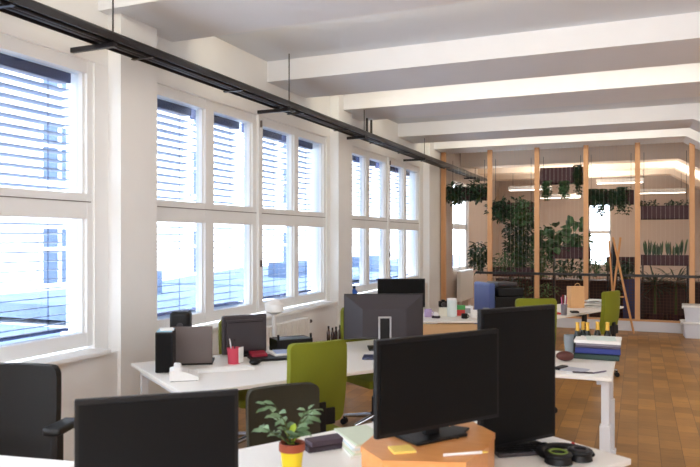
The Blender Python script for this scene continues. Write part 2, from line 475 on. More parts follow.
lO = (lbr[0]-LU[0]*LL-LV[0]*LD_, lbr[1]-LU[1]*LL-LV[1]*LD_)
desk('white desk at the bottom left corner in front of the black chair', W(*lO), LU, LL, LD_)
rdesk = thing('desk', 'white desk beside the aisle with binder stack and bottles, tall white leg', 'desk', (-1.095, 4.735, 0), 0)
L, D = .94, .98
M().box((L/2, D/2, .727), (L, D, .026), bev=.005).build('desktop', DESKTOP, rdesk)
for x in (.06, L-.045):
    for y in (.08, D-.10):
        M().box((x, y, .55), (.05, .05, .32), bev=.004).box((x, y, .21), (.07, .07, .40), bev=.004).box((x, y, .0125), (.09, .09, .025), bev=.004).build('leg', DESKLEG, rdesk)
M().box((L/2, D/2, .69), (L-.2, .05, .04)).box((.06, D/2, .69), (.05, D-.2, .04)).box((L-.075, D/2, .69), (.05, D-.2, .04)).build('under_frame', DESKLEG, rdesk)
# far desk with beech front
FO = (.15, 7.48)
fd = thing('desk', 'far white desk with beech front panel and small items on top', 'desk', W(*FO), ang(1, 0))
M().box((.82, .4, .727), (1.64, .8, .026), bev=.005).build('desktop', DESKTOP, fd)
M().box((.82, .03, .37), (1.58, .025, .66), bev=.003).build('front_panel', PANELW, fd)
for x in (.04, 1.60): M().box((x, .4, .357), (.03, .72, .714), bev=.003).build('side_panel', PANELW, fd)
# far right desk
F2U = (.716, .696); F2V = (-.696, .716); F2C = (2.36, 7.82)
def F2(a, p, h=.74): return W(F2C[0]+a*F2U[0]+p*F2V[0], F2C[1]+a*F2U[1]+p*F2V[1], h)
d2 = thing('desk', 'white desk near the partition with black legs and paper bag on top', 'desk', F2(0, 0, 0), ang(*F2U))
M().box((.9, .38, .727), (1.8, .76, .026), bev=.005).build('desktop', DESKTOP, d2)
for x in (.35, 1.45):
    M().rod((x, .38, .02), (x, .38, .71), .035).box((x, .38, .012), (.06, .62, .024), bev=.004).build('leg', BLACKMET, d2)
M().box((.9, .38, .695), (1.2, .06, .035)).build('under_frame', BLACKMET, d2)

# ------------------------------------------------------------------ chairs
def make_chair(label, fab, arms=False, loc=(0, 0, 0), rz=0, group=None, bw_=.39, bh=.50, bz=.53, seat_h=.46):
    t = thing('office_chair', label, 'chair', loc, rz, group)
    s_ = M().box((0, .02, seat_h-.03), (.45, .44, .07), bev=.03, seg=4); s_.build('seat', fab, t, smooth=True)
    b = M().curved_panel(bw_, bh, .045, cx=.035, cz=.02, z0=bz, lean=.05, rnd=.04)
    b.build('backrest', fab, t, loc=(0, -.235, 0), smooth=True)
    sup = M().box((0, -.12, seat_h-.085), (.07, .30, .03), bev=.008).box((0, -.285, seat_h+.06), (.07, .025, .30), bev=.008).box((0, -.285, seat_h+.12), (.20, .02, .10), bev=.008)
    sup.build('back_support', BLACK, t)
    M().cyl((0, 0, .27), .026, .28).cyl((0, 0, .19), .038, .16).cyl((0, 0, seat_h-.085), .07, .04).build('column', BLACK, t, smooth=True)
    M().cyl((0, 0, .10), .05, .07).build('hub', BLACK, t, smooth=True)
    for i in range(5):
        a = 2*PI*i/5+.3; d = Vector((math.cos(a), math.sin(a), 0))
        l = M().rod((d.x*.03, d.y*.03, .11), (d.x*.30, d.y*.30, .075), .024, .016).build('base_leg', CHROME, t, smooth=True)
        c = M(); q = Vector((-d.y, d.x, 0))
        for s2 in (-.016, .016):
            p = d*.30+q*s2
            c.cyl((p.x, p.y, .028), .028, .022, n=14, rot=q.to_track_quat('Z', 'Y').to_matrix())
        c.cyl((d.x*.30, d.y*.30, .055), .01, .04)
        c.build('caster', BLACK, l, smooth=True)
    if arms:
        for sx in (-1, 1):
            a_ = M().box((sx*.335, -.09, .79), (.085, .20, .035), bev=.013, seg=3).build('armrest', BLACK, t, smooth=True)
            M().box((sx*.32, -.07, .595), (.035, .06, .37), bev=.008).box((sx*.2, -.07, .415), (.26, .05, .025), bev=.005).build('arm_post', BLACK, a_)
    return t
green0 = make_chair('bright green office chair facing away from the camera at the middle desk', GREEN, False, W(-.33, 4.30), facing(*MV), 'green office chairs', bw_=.39)
dup(green0, 'green office chair mostly hidden behind the large rear-facing monitor', MD(2.06, .98, 0), facing(-MV[0], -MV[1]))
dup(green0, 'green office chair peeking out left of the small dark monitor by the window', MD(.93, 1.02, 0), facing(-MV[0], -MV[1])).scale = (1, 1, .965)
dup(green0, 'green office chair with only its top showing above the tall right-hand monitor', W(1.715, 6.62), facing(-.1, 1)).scale = (1, 1, 1.055)
dup(green0, 'green office chair at the far right desk beside the easel', W(2.88, 8.15), facing(*F2V))
make_chair('shade-darkened olive office chair behind the small potted plant', OLIVE, False, W(-.24, 3.38), facing(.45, -.89), None, bw_=.40, bh=.42, bz=.445)
make_chair('black office chair with armrest at the left edge of the photo', BLACKFAB, True, W(-1.655, 3.05), facing(-.1, -1), None, bw_=.46, bh=.56, bz=.475)

# ------------------------------------------------------------------ monitors
def monitor(label, loc, rz, w_, h_, z0, base=True, pivot=False, group=None, rim=None, base_d=(.25, .18), base_y=.05):
    """screen faces local -Y. z0 = height of the lower edge above the base."""
    t = thing('monitor', label, 'monitor', loc, rz, group)
    M().box((0, .012, z0+h_/2), (w_, .024, h_), bev=.004).build('screen_frame', BLACK, t)
    M().box((0, -.002, z0+h_/2), (w_-.028, .004, h_-.034)).build('screen', SCREEN, t)
    # stepped back shell
    b = M(); x1, x2 = w_/2-.02, w_/2-.12; za, zb = z0+.02, z0+h_-.02; zc, zd = z0+.07, z0+h_-.10
    if x2 > .03:
        v0 = [(-x1, .024, za), (x1, .024, za), (x1, .024, zb), (-x1, .024, zb)]
        v1 = [(-x2, .05, zc), (x2, .05, zc), (x2, .05, zd), (-x2, .05, zd)]
        b.poly(v1)
        for i in range(4):
            j = (i+1) % 4; b.poly([v0[i], v0[j], v1[j], v1[i]])
        b.poly(list(reversed(v0)))
        bmesh.ops.remove_doubles(b.bm, verts=b.bm.verts, dist=1e-4)
        b.build('rear_shell', BACKGREY, t)
    if base:
        bd = M().box((-.0, base_y, .008), (base_d[0], base_d[1], .014), bev=.005)
        bd.build('stand_base', BLACK, t)
        M().box((0, .066, z0*.5+.06), (.07, .028, z0+.14), bev=.006).build('stand_neck', BLACK, t)
    return t
# near left
mrot = ang(1, .3075)
monitor('black monitor nearest the camera at bottom left, screen blank', W(-.645, 2.30, .74), mrot, .535, .33, .05, base_d=(.24, .17))
# middle one on the riser
RH = .87
mm = monitor('large blank black monitor standing on the orange wooden riser', G(441.5, 441, RH), ang(1, .62), .60, .36, .05, base_d=(.25, .19), base_y=.085)
# right portrait
rl = W(.542, 2.825); rr = W(.922, 3.05); mid = (rl+rr)/2
monitor('tall blank black monitor at right, overlapped by the one on the riser', (mid.x, mid.y, .74), ang(.379, .225), .44, .59, .022, base_d=(.24, .2))
# small dark monitor by the window, rear facing us
p = MD(.83, 1.0)
t = thing('monitor', 'small dark monitor by the window, back turned, red cup beside it', 'monitor', p, ang(.88, .47))
M().box((0, 0, .165), (.36, .03, .30), bev=.012).build('screen_frame', DARKGREY, t)
M().box((0, -.022, .16), (.30, .02, .24), bev=.008).build('rear_shell', DARKGREY, t)
M().box((0, -.034, .262), (.28, .004, .006)).build('vent', BLACK, t)
M().box((0, .0, .035), (.08, .03, .06)).build('stand_neck', BLACK, t)
M().box((0, .0, .008), (.22, .16, .014), bev=.004).build('stand_base', BLACK, t)
# large rear-facing monitor
p = MD(1.955, .715)
t = thing('monitor', 'large dark monitor seen from behind with silver-rimmed stand', 'monitor', p, ang(1, .04))
hw, z0, z1 = .33, .066, .445
M().box((0, .03, (z0+z1)/2), (hw*2, .03, z1-z0), bev=.004).build('screen_frame', BLACK, t)
b = M()
v0 = [(-hw+.004, .016, z0+.004), (hw-.004, .016, z0+.004), (hw-.004, .016, z1-.004), (-hw+.004, .016, z1-.004)]
v1 = [(-.18, -.065, z0+.03), (.18, -.065, z0+.03), (.18, -.065, z1-.12), (-.18, -.065, z1-.12)]
b.poly(v1); b.poly(list(reversed(v0)))
for i in range(4):
    j = (i+1) % 4; b.poly([v0[i], v0[j], v1[j], v1[i]])
bmesh.ops.remove_doubles(b.bm, verts=b.bm.verts, dist=1e-4)
b.build('rear_shell', BACKGREY, t)
M().box((.0, -.082, .135), (.078, .022, .25), bev=.004).build('stand_neck', BLACK, t)
rim = M()
for dx in (-.046, .046): rim.box((dx, -.09, .135), (.013, .03, .26), bev=.003)
rim.box((.0, -.09, .262), (.104, .03, .013), bev=.003); rim.build('stand_trim', SILVER, t)
M().box((0, -.06, .008), (.27, .20, .014), bev=.004).build('stand_base', BLACK, t)
# monitor on the far desk
monitor('black monitor on the far desk, rising behind the large rear-facing one', W(.60, 7.95, .74), ang(1, 0), .555, .335, .10)

# ------------------------------------------------------------------ riser and near desk items
pts = [(360.4, 446), (382, 460.5), (466, 462.5), (489, 446), (495.3, 433), (469, 419.5), (418, 418.5), (376, 433)]
rp = [G(x, y, RH) for x, y in pts]
c0 = sum((Vector((q.x, q.y, 0)) for q in rp), Vector())/len(rp)
rs = thing('monitor_riser', 'octagonal orange wooden riser under the large monitor', 'monitor riser', (c0.x, c0.y, .74))
loc = [(q.x-c0.x, q.y-c0.y) for q in rp]
M().prism([(x*.985, y*.985) for x, y in loc], 0, RH-.74-.022).build('riser_side', ORANGE, rs)
M().prism(loc, RH-.74-.022, RH-.74).build('riser_top', ORANGE, rs)

def slab(name, label, cat, c, d, rz, m, bev=.004, group=None):
    o = M().box((0, 0, d[2]/2), d, bev=bev).build(name, m, None, loc=c, rz=rz)
    return tag(o, label, cat, group)
YEL = mat('yellow_note', (238, 206, 104), .8)
slab('sticky_notes', 'yellow sticky notes on the orange riser beside the monitor base', 'sticky notes', G(402, 450.5, RH), (.085, .075, .008), ang(1, .25), YEL, .001)
pen = thing('pen', 'white pen lying on the front of the orange riser', 'pen', G(466, 453.5, RH+.006), ang(1, .22))
M().rod((-.085, 0, 0), (.06, 0, 0), .0055).build('barrel', WHITE, pen, smooth=True)
M().rod((.06, 0, 0), (.085, 0, 0), .0055, .002).build('tip', YEL, pen, smooth=True)
slab('phone', 'black phone on the orange riser behind the monitor base', 'phone', G(455, 433, RH), (.075, .15, .009), ang(.9, -.45), BLACK, .003)
# keyboard and headphones right of the riser
kb = thing('keyboard', 'dark grey keyboard below the tall right-hand monitor', 'keyboard', G(523, 452, .74), ang(1, .20))
M().box((0, 0, .009), (.27, .12, .016), bev=.004).build('body', DARKGREY, kb)
k = M()
for j in range(4):
    for i in range(13): k.box((-.12+i*.02, -.042+j*.026, .0195), (.016, .02, .005))
k.build('keys', BLACK, kb)
hp = thing('headphones', 'black headphones with a green inner ring at the desk edge', 'headphones', G(568, 462, .74), ang(1, .1))
LIME = mat('lime_ring', (120, 140, 50), .6)
def torus(m, c, R, r, n=28, k=10, rot=None, a0=0, a1=2*PI):
    rot = rot or Matrix.Identity(3); rings = []
    full = abs(a1-a0-2*PI) < 1e-6
    nn = n if full else n+1
    for i in range(nn):
        a = a0+(a1-a0)*i/n
        rings.append([m.bm.verts.new(Vector(c)+rot @ Vector(((R+r*math.cos(2*PI*j/k))*math.cos(a), (R+r*math.cos(2*PI*j/k))*math.sin(a), r*math.sin(2*PI*j/k)))) for j in range(k)])
    for i in range(n):
        A = rings[i]; B = rings[(i+1) % nn]
        for j in range(k): m.bm.faces.new((A[j], A[(j+1) % k], B[(j+1) % k], B[j]))
    return m
for sx, sy_, R in ((-.045, -.01, .056), (.06, .02, .05)):
    c = M(); c.cyl((sx, sy_, .03), R, .05, R*.82, n=24); torus(c, (sx, sy_, .052), R*.72, .016)
    c = c.build('ear_cup', BLACK, hp, smooth=True)
    torus(M(), (sx, sy_, .0665), R*.6, .0045).build('ring', LIME if sx < 0 else DARKGREY, c, smooth=True)
hp.scale = (1, 1, .7)
torus(M(), (.01, .05, .03), .10, .018, a0=-.3, a1=PI+.3).build('headband', BLACK, hp, smooth=True)
RED = mat('red_plastic', (190, 40, 44), .5)
er = M().cyl((0, 0, .008), .011, .016, .006, n=14).build('push_pin', RED, None, loc=G(573, 446, .74)); tag(er, 'small red pin at the edge of the near desk', 'pin')

# potted plant
pp = thing('potted_plant', 'small leafy plant in a yellow pot on the near desk', 'potted plant', G(292, 471.5, .74))
YPOT = mat('yellow_pot', (226, 200, 30), .45)
M().lathe([(0, 0), (.036, 0), (.045, .085), (.045, .09), (.038, .09), (.036, .08), (0, .08)]).build('pot', YPOT, pp, smooth=True)
M().lathe([(.0455, .082), (.051, .084), (.051, .113), (.045, .115), (.043, .092), (0, .09)]).build('rim', mat('terracotta', (150, 70, 44), .7), pp, smooth=True)
M().sph((0, 0, .093), .042, 1, 1, .45).build('soil', mat('soil', (38, 28, 24), .9), pp, smooth=True)
PL = leaf_mat('desk_plant_leaf', (66, 96, 58), (134, 162, 122))
st = M(); lf = M()
rnd = random.Random(5)
for i in range(11):
    a = 2*PI*i/11+rnd.uniform(-.3, .3); rr_ = rnd.uniform(.05, .13); hh = rnd.uniform(.03, .18)
    tip = Vector((math.cos(a)*rr_-.018, math.sin(a)*rr_-.01, .10+hh)); mid_ = Vector((tip.x*.45, tip.y*.45, .10+hh*.6))
    st.rod((0, 0, .10), mid_, .003, .0022, 6); st.rod(mid_, tip, .0022, .0014, 6)
    for q in range(5):
        b_ = mid_.lerp(tip, q/4.0); aa = a+rnd.uniform(-1.5, 1.5)
        lf.leaf(b_, (math.cos(aa), math.sin(aa), rnd.uniform(-.3, .35)), (rnd.uniform(-.4, .4), rnd.uniform(-.8, 0), 1), rnd.uniform(.042, .06), rnd.uniform(.021, .028))
st.build('stem', mat('plant_stem', (70, 84, 40), .7), pp, smooth=True)
lf.build('foliage', PL, pp, smooth=True)
bl = M()
for aa, z in ((.3, .13), (1.6, .16), (-1.2, .12), (2.6, .145)):
    bl.leaf((0, 0, z-.02), (math.cos(aa)*.6, math.sin(aa)*.6-.3, .5), (0, 0, 1), .05, .03)
bl.build('young_leaves', leaf_mat('yellow_green_leaf', (150, 176, 40), (190, 204, 60)), pp, smooth=True)

# dark book / folder pile and magazines near the riser
PURP = mat('dark_purple_cover', (52, 40, 50), .6)
slab('notebook', 'thick dark notebook right of the yellow plant pot, lower of two', 'notebook', G(329, 447, .74), (.23, .09, .022), ang(1, .50), PURP)
slab('notebook', 'dark purple notebook lying on top of another beside the plant pot', 'notebook', G(330, 447, .74)+Vector((0, 0, .0222)), (.21, .08, .022), ang(1, .55), mat('purple_cover', (70, 54, 66), .6))
cols = [(238, 238, 232), (214, 222, 200), (232, 226, 210), (222, 232, 236), (240, 236, 230), (206, 214, 190)]
for i in range(6):
    slab('magazine', ['lowest magazine', 'second magazine from the bottom', 'third magazine from the bottom', 'fourth magazine from the bottom', 'fifth magazine from the bottom', 'topmost pale green magazine'][i]+' in the pile left of the orange riser', 'magazine',
         G(362, 447, .74)+Vector((0, 0, i*.0095)), (.18-.004*i, .26, .009), ang(1, .3+.06*((i*7) % 3)), mat('magazine_cover_%d' % i, cols[i], .5), .002, 'magazines left of the riser')
MAG = mat('magenta_cover', (170, 60, 110), .5)
slab('pencil_case', 'pink case lying behind the large monitor on the near desk', 'pencil case', G(398, 428, .74), (.2, .07, .03), ang(1, .6), MAG, .01)
# index cards standing behind riser
wc = thing('card_holder', 'white card holder behind the riser near the tall monitor', 'card holder', G(482, 416, .74), ang(1, .6))
M().box((0, 0, .05), (.10, .05, .10), bev=.004).build('body', WHITE, wc)
cc = M()
for i in range(4): cc.box((-.036+i*.024, 0, .125), (.014, .035, .07))
cc.build('cards', PAPER, wc)

# ------------------------------------------------------------------ middle desk items
mr_ = ang(*MU)
pt = thing('computer_tower', 'small black computer tower at the left end of the middle desk', 'computer', G(161, 372, .74)+Vector((0, .05, 0)), ang(1, .15))
M().box((0, 0, .14), (.115, .20, .27), bev=.006).build('case', BLACK, pt)
M().box((0, -.101, .14), (.095, .004, .25)).build('front_panel', SCREEN, pt)
fo = thing('document', 'pale blue papers lying on top of the black computer tower', 'papers', G(161, 372, .74)+Vector((0, .05, .2755)), ang(1, .15))
M().box((0, 0, .003), (.10, .17, .006)).build('sheet', mat('pale_blue_paper', (160, 200, 220), .7), fo)
M().box((.006, .01, .008), (.09, .15, .004), rot=Matrix.Rotation(.15, 3, 'Z')).build('sheet', PAPER, fo)
sp = thing('loudspeaker', 'rounded black loudspeaker behind the laptop by the window', 'speaker', PZ(181, 5.08, .74), ang(1, .1))
M().box((0, 0, .185), (.15, .14, .36), bev=.035, seg=4).build('cabinet', BLACK, sp, smooth=True)
for zz_, rr_ in ((.12, .05), (.26, .025)): M().cyl((0, -.071, zz_), rr_, .004, rot=Matrix.Rotation(PI/2, 3, 'X')).build('driver', DARKGREY, sp)
lp = thing('laptop', 'taupe laptop with raised lid seen from behind beside the tower', 'laptop', G(192, 365.5, .74), ang(1, .12))
M().box((0, .12, .009), (.285, .21, .016), bev=.004).build('keyboard_base', BLACK, lp)
M().box((0, .01, .145), (.285, .012, .262), rot=Matrix.Rotation(-.06, 3, 'X'), bev=.005).build('lid', TAUPE, lp)
tel = thing('telephone', 'white desk telephone at the left front of the middle desk', 'telephone', G(184, 379, .74), ang(1, .25))
pf = [(-.09, 0), (.09, 0), (.09, .02), (.02, .05), (-.05, .07), (-.09, .06)]
M().extr([(u, v+.004) for u, v in pf], 'y', -.08, .08).build('body', WHITE, tel)
M().box((-.04, 0, .078), (.05, .19, .03), rot=Matrix.Rotation(.1, 3, 'Y'), bev=.012, seg=3).build('handset', WHITE, tel, smooth=True)
k = M()
for i in range(3):
    for j in range(4): k.box((.025+i*.02, -.04+j*.025, .047-i*.009), (.012, .014, .006))
k.build('keys', DARKGREY, tel)
M().box((0, 0, .002), (.17, .15, .004)).build('foot', DARKGREY, tel)
wk = thing('keyboard', 'long white keyboard on the middle desk in front of the red cup', 'keyboard', G(224, 370.5, .74), ang(1, .42))
M().box((0, 0, .008), (.40, .11, .014), bev=.004).build('body', WHITE, wk)
k = M()
for j in range(4):
    for i in range(18): k.box((-.17+i*.02, -.035+j*.023, .0165), (.016, .018, .004))
k.build('keys', PAPER, wk)
cu = thing('pen_cup', 'pinkish red cup holding pens on the middle desk', 'pen cup', G(234, 363.5, .74))
M().lathe([(0, 0), (.042, 0), (.052, .115), (.048, .115), (.04, .006), (0, .006)]).build('cup', mat('pink_red_cup', (206, 70, 92), .5), cu, smooth=True)
M().box((.052, .012, .065), (.004, .06, .11)).build('white_sleeve', WHITE, cu)
for i, (a, b_) in enumerate(((-.02, .0), (-.005, .015), (.01, -.01), (-.03, .01))):
    M().rod((a*.5, b_, .01), (a*1.6, b_*1.5, .165+.01*(i % 2)), .004, n=8).build('pen', [SILVER, BLACK, PURP, WHITE][i], cu)
ms = M().sph((0, 0, .012), .03, 1.5, 1, .75, 16).build('computer_mouse', BLACK, None, loc=G(255, 365, .74)+Vector((0, 0, .0)), rz=mr_, smooth=True)
ms.location.z = .751
tag(ms, 'small black mouse at the right end of the white keyboard', 'mouse')
# folder pile
slab('folder', 'black folder at the bottom of the pile behind the mouse', 'folder', G(272, 358.5, .74), (.34, .22, .018), ang(1, .35), BLACK)
slab('book', 'red book on the black folder beside the dark monitor', 'book', G(258, 357.5, .74)+Vector((0, 0, .0185)), (.12, .16, .022), ang(1, .3), mat('dark_red_cover', (150, 28, 50), .5))
slab('document', 'white papers on the black folder beside the red book', 'papers', G(281, 356, .74)+Vector((0, 0, .0185)), (.17, .19, .014), ang(1, .5), PAPER, .002)
slab('document', 'pale blue sheet on the white papers by the green chair', 'papers', G(282, 356, .74)+Vector((0, 0, .033)), (.12, .16, .005), ang(1, .3), mat('pale_blue_sheet', (170, 186, 222), .7), .001)
bt = thing('desk_tray', 'black open tray under the window left of the brown bottles', 'tray', G(291, 350, .74), ang(1, .5))
tb = M().box((0, 0, .004), (.30, .18, .006))
for a in ((0, -.09, .30, .006), (0, .09, .30, .006), (-.15, 0, .006, .18), (.15, 0, .006, .18)): tb.box((a[0], a[1], .05), (a[2], a[3], .10))
tb.box((0, 0, .098), (.29, .17, .004)).build('tray', BLACK, bt)
for sx in (-.14, .14): M().box((sx, -.08, .07), (.014, .014, .14)).build('post', BLACK, bt)
slab('card', 'small white card standing in front of the black tray', 'card', G(299, 352, .74), (.075, .012, .055), ang(1, .3), PAPER, .001)
la = thing('desk_lamp', 'white desk lamp on the middle desk by the window', 'lamp', G(276, 349, .74)+Vector((-.05, .06, 0)), ang(1, .2))
M().cyl((0, 0, .01), .06, .02, .05, n=24).build('base', WHITE, la, smooth=True)
M().rod((0, 0, .02), (0, 0, .30), .018).build('pole', WHITE, la, smooth=True)
M().lathe([(.02, .27), (.075, .30), (.08, .36), (.03, .40), (0, .405)]).build('lamp_shade', WHITE, la, smooth=True)
BROWN = mat('brown_glass', (54, 26, 20), .2)
bot0 = None
for i, (px, hh) in enumerate(((328.5, 1), (332.5, .86), (336, .9), (340, .98))):
    pos = PZ(px, 6.03+.03*i, .74)
    lab = 'small dark brown bottle left of the large monitor, ' + ['leftmost of four', 'second of four from left', 'third of four from left', 'rightmost of four'][i]
    if bot0 is None:
        bot0 = thing('bottle', lab, 'bottle', pos, 0, 'small brown bottles on the middle desk')
        M().lathe([(0, 0), (.016, 0), (.016, .075), (.008, .095), (.008, .105), (0, .105)], n=14).build('body', BROWN, bot0, smooth=True)
        M().cyl((0, 0, .117), .009, .025, n=12).build('cap', BLACK, bot0, smooth=True)
    else:
        q = dup(bot0, lab, pos, i*.7); q.scale = (1, 1, hh)
slab('phone', 'dark blue phone on the middle desk in front of the large monitor', 'phone', G(369.5, 358, .74), (.10, .17, .014), ang(1, -.1), mat('dark_blue_cover', (48, 54, 86), .5), .004)
# blue bottle on the far sill
bb = thing('spray_bottle', 'blue bottle on the window sill above the large monitor', 'bottle', (XW-.07, G(354, 296.7, .83).y+.15, .8325))
bb.location = PZ(354.2, 9.45, .8325)
M().lathe([(0, 0), (.045, 0), (.045, .08), (.02, .105), (.018, .12), (0, .12)], n=18).build('body', mat('blue_plastic', (38, 96, 190), .3), bb, smooth=True)
M().cyl((0, 0, .135), .02, .035, n=14).build('cap', mat('navy_cap', (24, 34, 60), .5), bb, smooth=True)

# ------------------------------------------------------------------ radiators
def radiator(label, y0, y1, x=XW+.06, z0=.14, z1=.74, nn=None):
    t = thing('radiator', label, 'radiator', (x, (y0+y1)/2, 0))
    n_ = nn or int((y1-y0)/.055)
    f = M()
    for i in range(n_):
        y = (i+.5)/n_*(y1-y0)-(y1-y0)/2
        f.box((0, y, (z0+z1)/2), (.09, (y1-y0)/n_*.62, z1-z0), bev=.012)
    f.build('fins', WHITE, t)
    M().rod((0, -(y1-y0)/2, z0+.05), (0, (y1-y0)/2, z0+.05), .02).rod((0, -(y1-y0)/2, z1-.05), (0, (y1-y0)/2, z1-.05), .02).build('pipe', WHITE, t)
    M().cyl((0, (y1-y0)/2+.05, z1-.06), .02, .09, rot=Matrix.Rotation(PI/2, 3, 'X')).build('valve', DARKGREY, t)
    for s_ in (-.35, .35): M().box((0, s_*(y1-y0), z0/2+.01), (.05, .03, z0+.02)).build('foot', WHITE, t)
    return t
radiator('white ribbed radiator below the middle window behind the desk lamp', 6.05, 7.05)
radiator('white ribbed radiator beyond the partition below its window', 14.1, 15.3, x=XW+.10, z0=.3, z1=.95)

# ------------------------------------------------------------------ right desk stack
sc0 = G(598, 357, .74); 
zz = .7405
def pile(name, label, cat, px, py, d, rz, m, group=None, bev=.003):
    global zz
    q = G(px, py, .74)
    o = slab(name, label, cat, (q.x, q.y, zz), d, rz, m, bev, group); zz += d[2]+.0005
    return o
BX = sc0
def pile2(name, label, cat, dx, dy, d, rz, m, group=None, bev=.003):
    global zz
    o = slab(name, label, cat, (BX.x+dx, BX.y+dy, zz), d, rz, m, bev, group); zz += d[2]+.0005
    return o
bx = BX.x; 
def binder(label, dx, dy, rz, m):
    global zz
    t = thing('ring_binder', label, 'binder', (BX.x+dx, BX.y+dy, zz), rz)
    M().box((0, 0, .0025), (.32, .29, .004)).box((0, 0, .0395), (.32, .29, .004)).box((0, -.143, .021), (.32, .004, .04)).build('cover', m, t)
    M().box((0, .005, .021), (.30, .27, .031)).build('pages', PAPER, t)
    zz += .0425
binder('dark green ring binder at the bottom of the stack on the aisle desk', -.005, .0, .0, mat('dark_green_cover', (28, 56, 50), .5))
binder('blue ring binder above the green one on the aisle desk', .0, .01, .03, mat('royal_blue_cover', (32, 48, 128), .5))
pile2('folder', 'dark grey folder on the blue binder', 'folder', .005, .01, (.31, .27, .016), -.03, mat('grey_purple_cover', (92, 82, 98), .6))
pile2('folder', 'grey folder directly below the papers on the binder stack', 'folder', .0, .015, (.32, .28, .016), .05, mat('mid_grey_cover', (130, 124, 134), .6))
pile2('document', 'white paper pile on top of the binder stack', 'papers', .0, .02, (.33, .30, .022), .0, PAPER)
pile2('document', 'pale mint sheet on top of the white paper pile', 'papers', .02, .01, (.21, .22, .004), .1, mat('mint_paper', (214, 228, 222), .7))
DW = .7405
slab('document', 'white sheet at the front edge of the aisle desk', 'papers', (-.32, 4.86, DW), (.26, .19, .003), .1, PAPER, .0005)
slab('tablet', 'pale grey tablet lying in front of the binder stack', 'tablet', (-.40, 4.90, DW+.0035), (.16, .13, .007), -.3, mat('pale_grey_plastic', (176, 178, 190), .35), .002)
for i, (x, y, a, m, lab) in enumerate(((-.335, 4.80, .15, PURP, 'dark pen lying left on the papers of the aisle desk'), (-.235, 4.86, .95, mat('grey_pen', (110, 100, 120), .4), 'grey pen lying diagonally at right on the aisle desk papers'))):
    pn = thing('pen', lab, 'pen', (x, y, DW+.010), a)
    M().rod((-.07, 0, 0), (.055, 0, 0), .0055, n=8).build('barrel', m, pn); M().rod((.055, 0, 0), (.07, 0, 0), .005, .001, n=8).build('tip', BLACK, pn)
po = M().sph((0, 0, .035), .06, 1.1, .75, .6).build('pouch', mat('brown_leather', (84, 40, 34), .6), None, loc=G(565, 361, .74), smooth=True, rz=.3); po.location.z = .742
tag(po, 'brown pouch left of the binder stack on the aisle desk', 'pouch')
mg = thing('glass_jug', 'clear glass jug left of the white papers behind the brown pouch', 'jug', (BX.x-.215, BX.y+.13, .7405))
CLEAR = mat('clear_plastic', (206, 216, 226), .12, trans=.6)
M().lathe([(0, 0), (.04, 0), (.046, .06), (.05, .14), (.046, .14), (.042, .06), (.036, .006), (0, .006)]).build('body', CLEAR, mg, smooth=True)
torus(M(), (.055, 0, .075), .032, .006, rot=Matrix.Rotation(PI/2, 3, 'X')).build('handle', CLEAR, mg, smooth=True)
slab('remote_control', 'black remote at the left of the aisle desk beside the tall monitor', 'remote', G(561, 369, .74), (.05, .12, .02), -.4, BLACK, .006)
BOTTLE = mat('dark_bottle_glass', (18, 22, 16), .15)
GOLD = mat('gold_foil', (222, 176, 74), .4, metal=.35)
b0 = None
for i, px in enumerate((577.5, 583, 587.5, 597.5, 607.5)):
    pos = PZ(px, 5.36+(.04 if i % 2 else 0), .74)
    lab = 'dark bottle with gold foil neck behind the binder stack, ' + ['leftmost of five', 'second of five from left', 'middle of five', 'fourth of five from left', 'rightmost of five'][i]
    if b0 is None:
        b0 = thing('bottle', lab, 'bottle', pos, 0, 'gold-necked bottles on the aisle desk')
        M().lathe([(0, 0), (.029, 0), (.030, .01), (.030, .125), (.024, .155), (.0145, .185), (0, .19)], n=18).build('body', BOTTLE, b0, smooth=True)
        M().lathe([(.0155, .178), (.0145, .20), (.0135, .232), (.0155, .234), (.0155, .246), (0, .248)], n=16).build('foil', GOLD, b0, smooth=True)
    else:
        dup(b0, lab, pos, i*.5)

# ------------------------------------------------------------------ far desk items
LAV = mat('lavender_plastic', (190, 168, 210), .5)
def mug(label, px, z, r, h, m, handle=True, name='mug', cat='mug'):
    t = thing(name, label, cat, PZ(px, z, .74))
    M().lathe([(0, 0), (r*.9, 0), (r, h*.1), (r, h), (r*.9, h), (r*.86, h*.1), (0, h*.06)], n=20).build('body', m, t, smooth=True)
    if handle: torus(M(), (r, 0, h*.5), h*.26, .005, rot=Matrix.Rotation(PI/2, 3, 'X')).build('handle', m, t, smooth=True)
    return t
mug('lavender mug on the far desk beside the black monitor', 428, 7.85, .042, .09, LAV)
sl = thing('tape_dispenser', 'small dark tape dispenser right of the lavender mug', 'tape dispenser', PZ(436, 7.72, .74))
M().box((0, 0, .014), (.09, .05, .028), bev=.006).build('base', PURP, sl)
M().cyl((0, 0, .045), .028, .02, rot=Matrix.Rotation(PI/2, 3, 'X')).build('tape_roll', WHITE, sl)
cb = thing('box', 'white carton under the black camera on the far desk', 'box', PZ(443.5, 7.95, .74), .2)
M().box((0, 0, .05), (.10, .09, .10), bev=.002).build('carton', mat('cream_card', (232, 226, 208), .7), cb); M().box((0, 0, .101), (.1, .02, .002)).build('tape', WHITE, cb)
cm = thing('camera', 'black camera standing on the white carton', 'camera', PZ(443, 7.95, .842), ang(1, .1))
M().box((0, 0, .037), (.10, .05, .07), bev=.008).box((0, 0, .078), (.04, .04, .02), bev=.004).build('body', BLACK, cm)
M().cyl((0, -.04, .035), .027, .04, rot=Matrix.Rotation(PI/2, 3, 'X')).build('lens', DARKGREY, cm, smooth=True)
jr = thing('storage_jar', 'tall milky plastic canister in the middle of the far desk', 'canister', PZ(452, 7.9, .74))
M().lathe([(0, 0), (.058, 0), (.058, .19), (0, .19)], n=20).build('body', mat('milky_plastic', (220, 228, 226), .4), jr, smooth=True)
